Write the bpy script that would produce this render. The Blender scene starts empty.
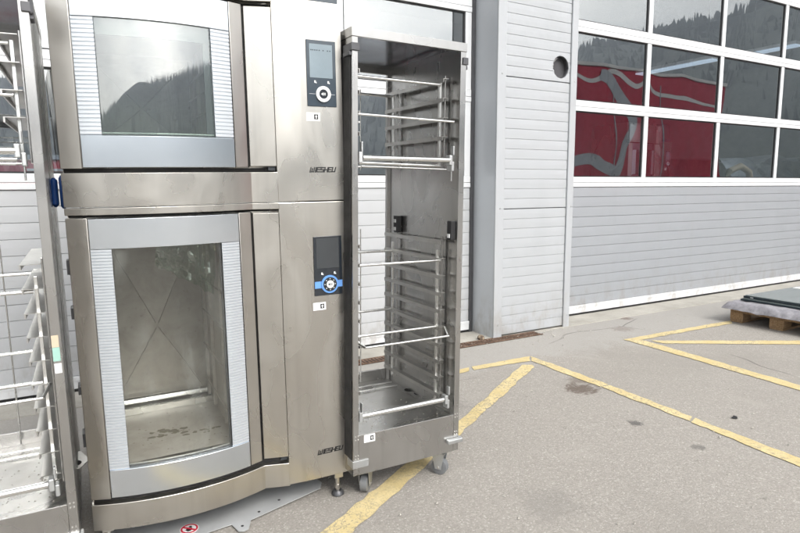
import bpy, bmesh, math, random
from math import radians as R, sin, cos, pi, sqrt
from mathutils import Matrix, Vector, noise
random.seed(7)
sc = bpy.context.scene
col = sc.collection

# ------------------------------------------------------------------ camera
cam_d = bpy.data.cameras.new('camera'); cam = bpy.data.objects.new('camera', cam_d); col.objects.link(cam)
RB = ((0.86626449, -0.49956501, -0.0045411), (-0.06994711, -0.11228069, -0.9912116), (0.49466476, 0.85896906, -0.1322079))
right, down, fwd = (Vector(r) for r in RB)
m = Matrix.Identity(4)
for i in range(3):
    m[i][0] = right[i]; m[i][1] = -down[i]; m[i][2] = -fwd[i]
m.translation = (0, 0, 1.35)
cam.matrix_world = m
cam_d.sensor_width = 36; cam_d.lens = 595.737/800*36
cam_d.clip_start = 0.05; cam_d.clip_end = 3000
sc.camera = cam
# ------------------------------------------------------------------ sky, sun, exposure
SUN_EL, SUN_AZ = 42, -86           # azimuth measured from +X; behind the viewer, veiled by cloud
wd = bpy.data.worlds.new('World'); sc.world = wd; wd.use_nodes = True
nt = wd.node_tree; nt.nodes.clear()
def wn(t, **k):
    n = nt.nodes.new(t)
    for a, b in k.items(): setattr(n, a, b)
    return n
sky = wn('ShaderNodeTexSky', sky_type='NISHITA'); sky.sun_disc = False
sky.sun_elevation = R(SUN_EL); sky.sun_rotation = R(90-SUN_AZ)
sky.dust_density = 4.0; sky.air_density = 1.3; sky.ozone_density = 1.0
hs = wn('ShaderNodeHueSaturation'); hs.inputs['Saturation'].default_value = 0.12
tc = wn('ShaderNodeTexCoord'); mp = wn('ShaderNodeMapping'); mp.inputs['Scale'].default_value = (1.2, 1.2, 3.2)
nz = wn('ShaderNodeTexNoise'); nz.inputs['Scale'].default_value = 2.2; nz.inputs['Detail'].default_value = 6; nz.inputs['Roughness'].default_value = .55
cr = wn('ShaderNodeValToRGB'); cr.color_ramp.elements[0].position = .35; cr.color_ramp.elements[0].color = (.95, .955, .965, 1)
cr.color_ramp.elements[1].position = .68; cr.color_ramp.elements[1].color = (1.60, 1.56, 1.49, 1)
mx = wn('ShaderNodeMix', data_type='RGBA', blend_type='MULTIPLY'); mx.inputs[0].default_value = 1
bg = wn('ShaderNodeBackground'); bg.inputs['Strength'].default_value = 0.15
ow = wn('ShaderNodeOutputWorld')
nt.links.new(tc.outputs['Generated'], mp.inputs['Vector']); nt.links.new(mp.outputs[0], nz.inputs['Vector']); nt.links.new(nz.outputs['Fac'], cr.inputs['Fac'])
nt.links.new(sky.outputs[0], hs.inputs['Color']); nt.links.new(hs.outputs[0], mx.inputs[6]); nt.links.new(cr.outputs[0], mx.inputs[7])
nt.links.new(mx.outputs[2], bg.inputs['Color']); nt.links.new(bg.outputs[0], ow.inputs['Surface'])
sd = bpy.data.lights.new('sun', 'SUN'); sun = bpy.data.objects.new('sun', sd); col.objects.link(sun)
sd.energy = 0.9; sd.angle = R(24); sd.color = (1, .97, .93)
sv = Vector((cos(R(SUN_AZ))*cos(R(SUN_EL)), sin(R(SUN_AZ))*cos(R(SUN_EL)), sin(R(SUN_EL))))
sun.rotation_euler = sv.to_track_quat('Z', 'Y').to_euler()
vs = sc.view_settings; vs.view_transform = 'Standard'; vs.look = 'None'; vs.gamma = 1; vs.use_curve_mapping = False
vs.exposure = 0.92
sc.render.engine = 'CYCLES'
cy = sc.cycles; cy.use_denoising = True; cy.max_bounces = 10; cy.glossy_bounces = 6; cy.transparent_max_bounces = 16
cy.sample_clamp_indirect = 6; cy.caustics_reflective = False; cy.caustics_refractive = False

# ------------------------------------------------------------------ materials
class Mat:
    def __init__(s, name):
        s.m = bpy.data.materials.new(name); s.m.use_nodes = True; s.t = s.m.node_tree
        s.b = s.t.nodes['Principled BSDF']; s.out = s.t.nodes['Material Output']
        s._tc = None
    def n(s, ty, ins=None, **k):
        n = s.t.nodes.new(ty)
        for a, b in k.items(): setattr(n, a, b)
        for a, b in (ins or {}).items():
            if hasattr(b, 'is_linked') or isinstance(b, bpy.types.NodeSocket): s.t.links.new(b, n.inputs[a])
            else: n.inputs[a].default_value = b
        return n
    def co(s, scale=(1, 1, 1), kind='Object'):
        if not s._tc: s._tc = s.n('ShaderNodeTexCoord')
        return s.n('ShaderNodeMapping', {'Vector': s._tc.outputs[kind], 'Scale': scale}).outputs[0]
    def noise(s, scale, detail=4, rough=.5, sc3=(1, 1, 1), dist=0):
        return s.n('ShaderNodeTexNoise', {'Vector': s.co(sc3), 'Scale': scale, 'Detail': detail, 'Roughness': rough, 'Distortion': dist}).outputs['Fac']
    def ramp(s, fac, *stops):
        r = s.n('ShaderNodeValToRGB', {'Fac': fac}); e = r.color_ramp.elements
        while len(e) < len(stops): e.new(.5)
        for el, (p, c) in zip(e, stops):
            el.position = p; el.color = c if len(c) == 4 else (*c, 1)
        return r.outputs['Color']
    def val(s, fac, a, b, lo=0, hi=1):
        k = {} if lo == 0 and hi == 1 else {'interpolation_type': 'SMOOTHSTEP'}
        return s.n('ShaderNodeMapRange', {'Value': fac, 'From Min': lo, 'From Max': hi, 'To Min': a, 'To Max': b}, **k).outputs[0]
    def mix(s, fac, a, b, mode='MIX'):
        n = s.n('ShaderNodeMix', data_type='RGBA', blend_type=mode)
        for i, v in ((0, fac), (6, a), (7, b)):
            if isinstance(v, bpy.types.NodeSocket): s.t.links.new(v, n.inputs[i])
            else: n.inputs[i].default_value = v if i == 0 or len(v) == 4 else (*v, 1)
        return n.outputs[2]
    def math(s, op, a, b=0.0, c=None):
        n = s.n('ShaderNodeMath', operation=op)
        for i, v in enumerate((a, b) if c is None else (a, b, c)):
            if isinstance(v, bpy.types.NodeSocket): s.t.links.new(v, n.inputs[i])
            else: n.inputs[i].default_value = v
        return n.outputs[0]
    def set(s, **k):
        for a, v in k.items():
            a = {'color': 'Base Color', 'rough': 'Roughness', 'metal': 'Metallic', 'spec': 'Specular IOR Level', 'normal': 'Normal', 'coat': 'Coat Weight',
                 'aniso': 'Anisotropic', 'emis': 'Emission Color', 'emis_s': 'Emission Strength'}.get(a, a)
            if isinstance(v, bpy.types.NodeSocket): s.t.links.new(v, s.b.inputs[a])
            else: s.b.inputs[a].default_value = (*v, 1) if isinstance(v, tuple) and len(v) == 3 else v
        return s
    def bump(s, h, strength=.2, dist=.01, normal=None):
        ins = {'Height': h, 'Strength': strength, 'Distance': dist}
        if normal is not None: ins['Normal'] = normal
        return s.n('ShaderNodeBump', ins).outputs[0]
M = {}
def plain(name, c, rough=.5, metal=0.0, var=.12, scale=6, **k):
    q = Mat(name); f = q.noise(scale, 5, .6)
    c2 = tuple(x*(1-var) for x in c); c3 = tuple(min(1, x*(1+var)) for x in c)
    q.set(color=q.ramp(f, (.3, c2), (.7, c3)), rough=q.val(q.noise(scale*3, 3), rough*.85, min(1, rough*1.15), .3, .7), metal=metal, **k)
    M[name] = q.m; return q
def steel(name, base, dirt, r0, r1, dents=.1, spk=.22):
    q = Mat(name)
    big = q.noise(2.3, 5, .6, dist=.6); sm = q.noise(6, 3, .45, (1, 1, .5), .5)
    smear = q.noise(3.5, 3, .45, (1, 1, .5), 1.6)
    c = q.mix(q.val(sm, 0, .6, .45, .9), base, dirt)
    c = q.mix(q.val(big, .0, .5, .45, .75), c, tuple(x*.84 for x in base))
    c = q.mix(q.val(smear, 0, .3, .4, .85), c, tuple(min(1, x*1.12) for x in base))
    vst = q.noise(1, 3, .5, (22, 22, 1.1), .3)
    c = q.mix(q.val(vst, 0, .5, .45, .8), c, tuple(x*.80 for x in base))
    rg = q.val(smear, r0, r1, .3, .7)
    h = q.math('MULTIPLY', q.noise(3.2, 2, .4), dents)
    q.set(color=c, rough=rg, metal=1.0, normal=q.bump(h, .35, .012))
    M[name] = q.m; return q
steel('steel', (.55, .53, .49), (.45, .415, .365), .23, .38, .14)
steel('rack_steel', (.475, .468, .455), (.38, .37, .35), .2, .34, .06, .2)
steel('shaded_sheet', (.075, .10, .14), (.06, .075, .10), .14, .24, .04, .1)  # rack top sheet: deep bluish shade put into the base colour
steel('rack_tray', (.46, .455, .44), (.24, .22, .19), .22, .42, .06)
steel('bright_bar', (.80, .80, .78), (.6, .58, .55), .2, .32, .0)
steel('zinc', (.56, .57, .57), (.36, .36, .35), .38, .6, .1)
q = Mat('satin_aluminium'); q.set(color=q.ramp(q.noise(3, 3), (.3, (.66, .71, .76)), (.7, (.74, .78, .82))), metal=1.0, rough=.2); M['satin'] = q.m
q = Mat('rib_aluminium'); q.set(color=(.66, .69, .72), metal=.7, rough=.4); M['rib'] = q.m
def chamber():
    q = Mat('chamber_steel')
    f = q.noise(7, 8, .68, dist=.7); g = q.noise(40, 4, .6)
    c = q.ramp(f, (.25, (.33, .30, .255)), (.5, (.46, .43, .385)), (.75, (.56, .535, .49)))
    c = q.mix(q.val(g, 0, .5, .6, .8), c, (.14, .11, .07))
    q.set(color=c, metal=.25, rough=q.val(f, .3, .5, .3, .7), normal=q.bump(q.noise(3, 2), .3, .01)); M['chamber'] = q.m
chamber()
steel('runner_steel', (.56, .55, .53), (.40, .385, .36), .3, .42, .05)
plain('black_seal', (.012, .012, .013), .5)
plain('dark_gap', (.02, .019, .018), .7)
plain('dark_plastic', (.035, .04, .045), .38)
plain('dark_metal', (.10, .10, .105), .42, .6)
plain('blue_plastic', (.012, .05, .19), .35)
plain('panel_black', (.014, .018, .024), .16, coat=.5)
plain('panel_navy', (.03, .045, .06), .2, coat=.5)
plain('lcd_grey', (.20, .25, .28), .12)
plain('lcd_dark', (.03, .035, .04), .06, coat=1.0)
plain('dial_white', (.75, .76, .75), .35)
plain('band_blue', (.12, .28, .62), .4)
plain('grime', (.17, .15, .11), .7)
plain('ink', (.012, .012, .012), .5)
plain('sticker_white', (.78, .78, .77), .5, var=.05)
plain('sticker_grey', (.45, .46, .48), .5)
plain('sticker_teal', (.30, .50, .43), .5)
plain('sticker_tan', (.55, .45, .33), .6)
plain('sign_red', (.55, .02, .05), .45)
plain('tray_grey', (.52, .53, .53), .45, .35)
plain('rubber', (.06, .06, .062), .6)
plain('wheel_grey', (.16, .165, .17), .5)
# painted sectional door steel
def paint(name, c, rough, dirt=.1, streak=True, metal=.0):
    q = Mat(name); f = q.noise(1.6, 6, .6, (1, 1, .5)); g = q.noise(1.0, 5, .6, (7, 7, .5))
    cc = q.mix(q.val(f, 0, dirt, .4, .75), c, tuple(x*.6 for x in c))
    cc = q.mix(q.val(g, 0, dirt*.6, .55, .8), cc, (.30, .28, .24))
    zc = q.n('ShaderNodeSeparateXYZ', {'Vector': q.co()}).outputs[2]
    low = q.math('MULTIPLY', q.val(zc, 1, 0, .05, .5), q.val(q.noise(9, 6, .7, (1, 1, .5)), 0, 1, .42, .7))
    cc = q.mix(q.math('MULTIPLY', low, .55), cc, (.27, .245, .21))
    sp = q.noise(60, 3, .6)
    cc = q.mix(q.val(sp, 0, dirt*1.2, .68, .8), cc, (.25, .22, .18))
    q.set(color=cc, rough=q.val(f, rough*.8, rough*1.2, .3, .7), metal=metal, normal=q.bump(q.noise(3.0, 3, .5), .5, .02)); M[name] = q.m
paint('door_grey', (.36, .378, .40), .42, .16, metal=.25)
paint('door_white', (.455, .465, .475), .45, .14)
paint('clad_light', (.405, .42, .435), .42, .22)
paint('clad_side', (.50, .525, .55), .38, .10, metal=.1)
paint('frame_white', (.64, .65, .66), .4, .07)
paint('facade', (.5, .51, .52), .5, .1)
plain('interior_wall', (.30, .31, .32), .8)
plain('interior_floor', (.16, .16, .16), .6)
def glass(name, ior, tint, rough, wav, wscale, streak=0):
    q = Mat(name); t = q.t; t.nodes.remove(q.b)
    nrm = None
    if wav:
        h = q.noise(wscale, 1.2, .4)
        nrm = q.bump(h, 1.0, wav)
    fr0 = q.n('ShaderNodeFresnel', {'IOR': ior}); bf = q.n('ShaderNodeNewGeometry').outputs['Backfacing']
    fr = q.n('ShaderNodeMath', {0: fr0.outputs[0], 1: q.math('SUBTRACT', 1.0, bf)}, operation='MULTIPLY')   # reflect where light enters the pane
    gl = q.n('ShaderNodeBsdfGlossy', {'Color': (.93, .95, .94, 1), 'Roughness': rough})
    if nrm is not None: t.links.new(nrm, gl.inputs['Normal'])
    tr = q.n('ShaderNodeBsdfTransparent', {'Color': (*tint, 1)})
    ms = q.n('ShaderNodeMixShader', {0: fr.outputs[0], 1: tr.outputs[0], 2: gl.outputs[0]})
    if streak:
        df = q.n('ShaderNodeBsdfDiffuse', {'Color': (.36, .38, .36, 1)})
        f = q.math('MULTIPLY', q.val(q.noise(5, 6, .7, (1, 1, .4), 1.2), 0, 1, .45, .8), streak)
        ms = q.n('ShaderNodeMixShader', {0: f, 1: ms.outputs[0], 2: df.outputs[0]})
    t.links.new(ms.outputs[0], q.out.inputs['Surface']); M[name] = q.m
glass('window_glass', 4.1, (.84, .87, .90), .0, .014, .9)
glass('oven_glass', 3.4, (.90, .96, .92), .004, .0, 1, .06)
glass('dirty_glass', 1.9, (.925, .93, .915), .04, .0, 1, .17)
def asphalt():
    q = Mat('asphalt')
    ag = q.n('ShaderNodeTexVoronoi', {'Vector': q.co(), 'Scale': 150.0, 'Randomness': 1.0})
    sep = q.n('ShaderNodeSeparateColor', {'Color': ag.outputs['Color']})
    base = q.ramp(sep.outputs[0], (.0, (.26, .241, .214)), (.45, (.30, .278, .248)), (.85, (.335, .311, .278)), (.97, (.40, .375, .34)), (1, (.45, .425, .39)))
    fine = q.noise(320, 3, .6)
    base = q.mix(q.val(fine, 0, .55, .5, .72), base, (.10, .096, .09))
    big = q.noise(.55, 7, .62, dist=.5); mid = q.noise(3.2, 6, .65, dist=.4)
    base = q.mix(q.val(big, 0, .7, .45, .7), base, (.25, .232, .206))
    base = q.mix(q.val(mid, 0, .5, .55, .75), base, (.335, .312, .28))
    co = q.n('ShaderNodeSeparateXYZ', {'Vector': q.co()})
    edge = q.math('ADD', co.outputs[1], q.math('MULTIPLY', mid, .9))
    base = q.mix(q.math('MULTIPLY', q.val(edge, 0, .6, 3.75, 4.0), 1), base, (.35, .337, .315))     # newer strip of tarmac along the doors
    # oil and dirt stains, each with its own place
    for (x, y, r, c, s) in ((2.98, 2.74, .15, (.085, .058, .042), .8), (3.08, 2.87, .1, (.10, .07, .05), .5), (2.80, 2.165, .06, (.075, .07, .066), .8), (2.815, 1.785, .045, (.09, .085, .078), .6),
                            (4.6, 3.75, .14, (.13, .09, .07), .4), (5.0, 4.05, .10, (.12, .08, .06), .7), (1.75, 1.75, .2, (.18, .17, .155), .35), (2.0, 3.0, .25, (.17, .16, .148), .4)):
        d = q.n('ShaderNodeVectorMath', {0: q.co(), 1: (x, y, 0)}, operation='DISTANCE').outputs['Value']
        d = q.math('ADD', d, q.math('MULTIPLY', q.math('SUBTRACT', q.noise(16, 8, .75, dist=1.2), .5), r*2.6))
        base = q.mix(q.val(d, s, 0, r*.35, r*.9), base, c)
    # cracks
    vc = q.n('ShaderNodeTexVoronoi', {'Vector': q.n('ShaderNodeVectorMath', {0: q.co(), 1: q.n('ShaderNodeTexNoise', {'Vector': q.co(), 'Scale': .7, 'Detail': 2.0}).outputs['Color']}, operation='ADD').outputs[0], 'Scale': .16}, feature='DISTANCE_TO_EDGE')
    crk = q.math('MULTIPLY', q.val(vc.outputs['Distance'], 1, 0, .0, .0016), q.val(q.noise(.8, 3), 0, 1, .47, .55))
    base = q.mix(q.math('MULTIPLY', crk, .75), base, (.07, .065, .06))
    h = q.math('ADD', q.math('MULTIPLY', ag.outputs['Distance'], -.6), q.math('MULTIPLY', fine, .5))
    h = q.math('SUBTRACT', h, crk)
    q.set(color=base, rough=q.val(sep.outputs[1], .72, .95), normal=q.bump(h, .55, .004)); M['asphalt'] = q.m
asphalt()
def yellow():
    q = Mat('yellow_paint')
    v = q.n('ShaderNodeTexVoronoi', {'Vector': q.n('ShaderNodeVectorMath', {0: q.co(), 1: q.n('ShaderNodeTexNoise', {'Vector': q.co(), 'Scale': 9.0, 'Detail': 5.0}).outputs['Color']}, operation='ADD').outputs[0], 'Scale': 7.0}, feature='DISTANCE_TO_EDGE')
    crack = q.val(v.outputs['Distance'], 1, 0, .01, .06)
    wear = q.val(q.noise(38, 6, .72), 0, 1, .53, .64)
    big = q.val(q.noise(2.5, 3, .5), .25, 1, .35, .65)
    ag = q.n('ShaderNodeTexVoronoi', {'Vector': q.co(), 'Scale': 150.0})
    c = q.ramp(q.noise(5, 5, .6), (.3, (.52, .41, .19)), (.7, (.65, .54, .30)))
    c = q.mix(q.val(q.noise(120, 3, .6), 0, .35, .5, .7), c, (.40, .31, .15))
    f = q.math('MULTIPLY', q.math('MAXIMUM', q.math('MULTIPLY', crack, .8), wear), big)
    c = q.mix(f, c, (.17, .16, .145))
    q.set(color=c, rough=.8, normal=q.bump(q.math('ADD', q.math('MULTIPLY', f, -.5), q.math('MULTIPLY', ag.outputs['Distance'], -.6)), .4, .003)); M['yellow'] = q.m
yellow()
q = Mat('concrete'); f = q.noise(4, 8, .65); q.set(color=q.mix(q.val(q.noise(70, 4, .6), 0, .5, .55, .75), q.ramp(f, (.3, (.30, .285, .25)), (.7, (.44, .42, .375))), (.2, .19, .16)), rough=.9, normal=q.bump(q.noise(90, 4), .3, .004)); M['concrete'] = q.m
q = Mat('rusty_grate'); q.set(color=q.ramp(q.noise(30, 6, .7), (.3, (.05, .035, .028)), (.55, (.17, .10, .065)), (.75, (.30, .24, .19))), rough=.85, metal=.2); M['rust'] = q.m
q = Mat('rough_stone'); q.set(color=q.ramp(q.noise(40, 5), (.42, (.07, .045, .03)), (.66, (.34, .27, .19))), rough=.85); M['stone'] = q.m
q = Mat('pallet_wood'); f = q.noise(3, 6, .6, (2, 24, 24)); q.set(color=q.ramp(f, (.3, (.20, .115, .055)), (.7, (.42, .28, .15))), rough=.85, normal=q.bump(f, .4, .004)); M['wood'] = q.m
q = Mat('grey_felt'); f = q.noise(14, 6, .7); q.set(color=q.ramp(f, (.3, (.17, .165, .18)), (.7, (.34, .33, .35))), rough=.95, normal=q.bump(q.noise(9, 5), .6, .02)); M['felt'] = q.m
q = Mat('pane_top'); q.set(color=(.17, .20, .19), rough=.14, coat=.3); M['pane_top'] = q.m
q = Mat('pane_edge'); q.set(color=(.01, .02, .026), rough=.28); M['pane_edge'] = q.m
q = Mat('red_curtain'); f = q.noise(2, 4, .6, (1, 1, .2)); q.set(color=q.ramp(f, (.3, (.40, .02, .05)), (.7, (.56, .035, .075))), rough=.5, normal=q.bump(q.noise(1.5, 2, .5, (2, 1, .2)), .5, .1)); M['red'] = q.m
plain('white_rail', (.7, .7, .7), .4)
plain('cool_grey', (.42, .45, .49), .5)
plain('lorry_dark', (.03, .03, .035), .5)
q = Mat('tarp_grey'); f = q.noise(3, 5, .6); q.set(color=q.ramp(f, (.3, (.26, .29, .31)), (.7, (.5, .53, .55))), rough=.35, normal=q.bump(q.noise(5, 5, .6, dist=1), .8, .08)); M['tarp'] = q.m
plain('hose_tan', (.42, .34, .23), .55)
q = Mat('lamp'); q.set(color=(.6, .7, .8), emis=(.72, .86, 1.0), emis_s=.45); M['lamp'] = q.m
q = Mat('foil'); q.set(color=(.7, .7, .7), metal=1.0, rough=.3, normal=q.bump(q.noise(30, 5, .6, dist=1.5), 1, .03)); M['foil'] = q.m
q = Mat('forest'); f = q.noise(.05, 6, .65); q.set(color=q.ramp(f, (.3, (.03, .045, .04)), (.7, (.06, .08, .07))), rough=.95); M['forest'] = q.m
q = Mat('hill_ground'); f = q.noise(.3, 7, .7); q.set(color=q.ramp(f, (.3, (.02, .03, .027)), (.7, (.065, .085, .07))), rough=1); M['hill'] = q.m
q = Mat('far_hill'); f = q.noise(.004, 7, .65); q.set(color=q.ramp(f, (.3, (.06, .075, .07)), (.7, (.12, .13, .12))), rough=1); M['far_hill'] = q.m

# ------------------------------------------------------------------ mesh helpers
class MB:
    def __init__(s): s.v = []; s.f = []; s.sm = []
    def add(s, vs, fs, smooth=False):
        o = len(s.v); s.v += [tuple(v) for v in vs]
        for f in fs: s.f.append([i+o for i in f]); s.sm.append(smooth)
        return s
    def box(s, x0, x1, y0, y1, z0, z1):
        return s.add([(x0,y0,z0),(x1,y0,z0),(x1,y1,z0),(x0,y1,z0),(x0,y0,z1),(x1,y0,z1),(x1,y1,z1),(x0,y1,z1)],
                     [(0,3,2,1),(4,5,6,7),(0,1,5,4),(1,2,6,5),(2,3,7,6),(3,0,4,7)])
    def prism(s, pts, a, b, axis='z', smooth=False):
        n = len(pts)
        def P(p, h): return {'z': (p[0], p[1], h), 'y': (p[0], h, p[1]), 'x': (h, p[0], p[1])}[axis]
        vs = [P(p, a) for p in pts]+[P(p, b) for p in pts]
        s.add(vs, [tuple(range(n))[::-1], tuple(range(n, 2*n))])
        o = len(s.v)-2*n
        for i in range(n):
            j = (i+1) % n; s.f.append([o+i, o+j, o+n+j, o+n+i]); s.sm.append(smooth)
        return s
    def tube(s, pts, r, n=10, cap=True):
        pts = [Vector(p) for p in pts]; rings = []
        for i, p in enumerate(pts):
            d = (pts[min(i+1, len(pts)-1)]-pts[max(i-1, 0)]).normalized()
            u = d.cross(Vector((0, 0, 1))) if abs(d.z) < .9 else d.cross(Vector((1, 0, 0)))
            u.normalize(); w = d.cross(u)
            rr = r[i] if isinstance(r, (list, tuple)) else r
            rings.append([p+u*cos(2*pi*k/n)*rr+w*sin(2*pi*k/n)*rr for k in range(n)])
        o = len(s.v)
        for ring in rings: s.v += [tuple(v) for v in ring]
        for i in range(len(pts)-1):
            for k in range(n):
                s.f.append([o+i*n+k, o+i*n+(k+1) % n, o+(i+1)*n+(k+1) % n, o+(i+1)*n+k]); s.sm.append(True)
        if cap:
            s.f.append([o+k for k in range(n)][::-1]); s.sm.append(False)
            e = o+(len(pts)-1)*n; s.f.append([e+k for k in range(n)]); s.sm.append(False)
        return s
    def ring(s, c, r0, r1, y0, y1, n=28):
        """flat annulus (or disc, r0=0) facing -Y, centre c=(x,z)"""
        a = [2*pi*k/n for k in range(n)]
        P = lambda r, y: [(c[0]+r*cos(t), y, c[1]+r*sin(t)) for t in a]
        if r0 <= 0:
            vs = P(r1, y0)+P(r1, y1); fs = [tuple(range(n)), tuple(range(n, 2*n))[::-1]]+[(k, n+k, n+(k+1) % n, (k+1) % n) for k in range(n)]
        else:
            vs = P(r0, y0)+P(r1, y0)+P(r0, y1)+P(r1, y1); fs = []
            for k in range(n):
                j = (k+1) % n
                fs += [(k, n+k, n+j, j), (2*n+k, 2*n+j, 3*n+j, 3*n+k), (n+k, 3*n+k, 3*n+j, n+j), (k, j, 2*n+j, 2*n+k)]
        return s.add(vs, fs)
    def build(s, name, mat, parent=None, loc=None, bevel=0, flip=True):
        me = bpy.data.meshes.new(name); me.from_pydata(s.v, [], s.f)
        me.polygons.foreach_set('use_smooth', s.sm); s_any = any(s.sm); me.materials.append(M[mat] if isinstance(mat, str) else mat)
        bm = bmesh.new(); bm.from_mesh(me)
        bmesh.ops.recalc_face_normals(bm, faces=bm.faces); bm.to_mesh(me); bm.free(); me.update()
        if s_any: me.set_sharp_from_angle(angle=R(35))
        o = bpy.data.objects.new(name, me); col.objects.link(o)
        if parent: o.parent = parent
        if loc: o.location = loc
        if bevel:
            b = o.modifiers.new('bevel', 'BEVEL'); b.width = bevel; b.segments = 2; b.limit_method = 'ANGLE'; b.angle_limit = R(40)
        return o
def tag(o, label=None, cat=None, group=None, kind=None):
    for k, v in (('label', label), ('category', cat), ('group', group), ('kind', kind)):
        if v: o[k] = v
    return o
def empty(name, loc=(0, 0, 0), rot=None):
    o = bpy.data.objects.new(name, None); col.objects.link(o); o.empty_display_size = .1
    mm = Matrix(rot).to_4x4() if rot else Matrix.Identity(4)
    mm.translation = loc; o.matrix_world = mm
    return o
def copy_tree(o, parent=None, skip=()):
    c = o.copy(); col.objects.link(c); c.parent = parent
    for ch in list(o.children):
        if ch.get('label') in skip or ch.name.split('.')[0] in skip: continue
        copy_tree(ch, c, skip)
    return c
def struct(mb, name, mat): return tag(mb.build(name, mat), kind='structure')

# ------------------------------------------------------------------ ground, paint, hills
g = MB(); N = 6; g.add([(-312, -312, 0), (312, -312, 0), (312, 312, 0), (-312, 312, 0)], [(0, 1, 2, 3)])
struct(g, 'ground', 'asphalt')
def ribbon(name, poly, z=.004, jit=.007):
    """worn painted band: polygon in plan with a slightly broken outline"""
    pts = []
    for i, p in enumerate(poly):
        q_ = poly[(i+1) % len(poly)]; L = math.dist(p, q_); k = max(1, int(L/.05))
        for j in range(k):
            t = j/k; pts.append((p[0]+(q_[0]-p[0])*t+random.uniform(-jit, jit), p[1]+(q_[1]-p[1])*t+random.uniform(-jit, jit)))
    mb = MB(); mb.add([(x, y, z) for x, y in pts], [tuple(range(len(pts)))])
    struct(mb, name, 'yellow')
ribbon('painted_line', [(1.9, 3.40), (2.565, 3.43), (2.62, 3.505), (1.9, 3.50)])
ribbon('painted_line', [(2.60, 3.435), (3.125, 3.398), (3.21, 3.495), (2.65, 3.512)])
ribbon('painted_line', [(3.215, 3.49), (3.130, 3.390), (3.118, 2.70), (3.20, 2.705), (3.215, 3.2)])
ribbon('painted_line', [(3.200, 2.69), (3.116, 2.685), (3.086, 2.02), (3.160, 2.05)])
ribbon('painted_line', [(3.155, 2.03), (3.083, 2.005), (3.025, 1.35), (2.97, .2), (3.06, .2), (3.125, 1.37)])
ribbon('painted_line', [(4.273, 3.475), (5.814, 3.425), (5.70, 3.345), (4.40, 3.385), (4.40, 3.25), (4.30, 2.02), (4.18, .3), (4.10, .3), (4.188, 1.97), (4.275, 3.22)])
ribbon('painted_line', [(4.45, 3.325), (5.55, 2.66), (7.2, 1.66), (7.08, 1.58), (5.43, 2.585), (4.47, 3.20)])
ribbon('painted_line', [(3.005, 3.352), (3.067, 3.320), (3.036, 3.262), (1.863, 2.555), (.93, 1.995), (.1, 1.49), (0, 1.55), (.82, 2.05), (1.95, 2.70)])
ap = MB(); ap.box(-8, 16, 4.075, 4.47, -.05, .006); struct(ap, 'apron', 'concrete')
fl = MB(); fl.box(-7, 17, 4.47, 15, -.05, .004); struct(fl, 'hall_floor', 'interior_floor')
def hill_profile(az):
    pts = [(-200, 3), (-160, 3), (-120, 4), (-111, 6), (-90, 8.3), (-68, 9.8), (-60, 10.2), (-44, 11.4), (-38, 13.4), (-32, 14.4), (-15, 15.5), (10, 16), (40, 12)]
    for (a, e), (b, f_) in zip(pts, pts[1:]):
        if a <= az <= b: return e+(f_-e)*(az-a)/(b-a)
    return 3
RH = 260
hm = MB(); cols = []
for i in range(121):
    az = -200+2*i; e = hill_profile(az)+.35*noise.noise((az*.13, 3, 1))-.6
    H = RH*math.tan(R(e)); row = []
    for t, hh in ((.45, -.02), (.62, .22), (.8, .6), (1, 1.0), (1.06, 1.0), (1.12, .3)):
        r = RH*t*(1+.04*noise.noise((az*.07, t*4, 2)))
        row.append((cos(R(az))*r, sin(R(az))*r, H*hh+(1.5*noise.noise((az*.2, t*9, 5)) if t > .5 else -.5)))
    cols.append(row)
vs_ = [v for r in cols for v in r]; fs_ = [(i*6+j, i*6+j+1, i*6+j+7, i*6+j+6) for i in range(120) for j in range(5)]
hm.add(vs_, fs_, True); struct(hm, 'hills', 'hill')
fh = MB(); vs_ = []
for i in range(121):
    az = -200+2*i; e = max(0.5, hill_profile(az)+1.0+2.6*noise.noise((az*.035, 9, 1))+.9*noise.noise((az*.12, 2, 7)))
    e -= 2.5 if az > -52 else 1.6
    vs_ += [(cos(R(az))*294, sin(R(az))*294, -.5), (cos(R(az))*300, sin(R(az))*300, 300*math.tan(R(e))), (cos(R(az))*308, sin(R(az))*308, -.5)]
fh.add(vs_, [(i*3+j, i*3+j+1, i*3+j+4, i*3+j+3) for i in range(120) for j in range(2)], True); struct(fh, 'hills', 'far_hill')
fo = MB(); rr = random.Random(3)
for i in range(9000):
    az = rr.uniform(-190, 10); t = 1-abs(rr.gauss(0, .16)) if i % 3 else rr.uniform(.98, 1.04)
    t = min(max(t, .5), 1.05)
    e = hill_profile(az)-.6; H = RH*math.tan(R(e)); hh = H*(.22+(t-.62)/.38*.78) if t > .62 else H*.22*(t-.45)/.17
    x, y = cos(R(az))*RH*t, sin(R(az))*RH*t; h = rr.uniform(2.0, 4.6); w = h*rr.uniform(.24, .4); a0 = rr.uniform(0, 2)
    vs_ = [(x, y, hh+h)]+[(x+w*cos(a0+k*1.256), y+w*sin(a0+k*1.256), hh-1.5) for k in range(5)]
    fo.add(vs_, [(0, k+1, (k+1) % 5+1) for k in range(5)])
tag(fo.build('forest', 'forest'), 'dark conifer forest covering the hillside, mirrored in the door windows', 'forest', kind='stuff')

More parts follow.
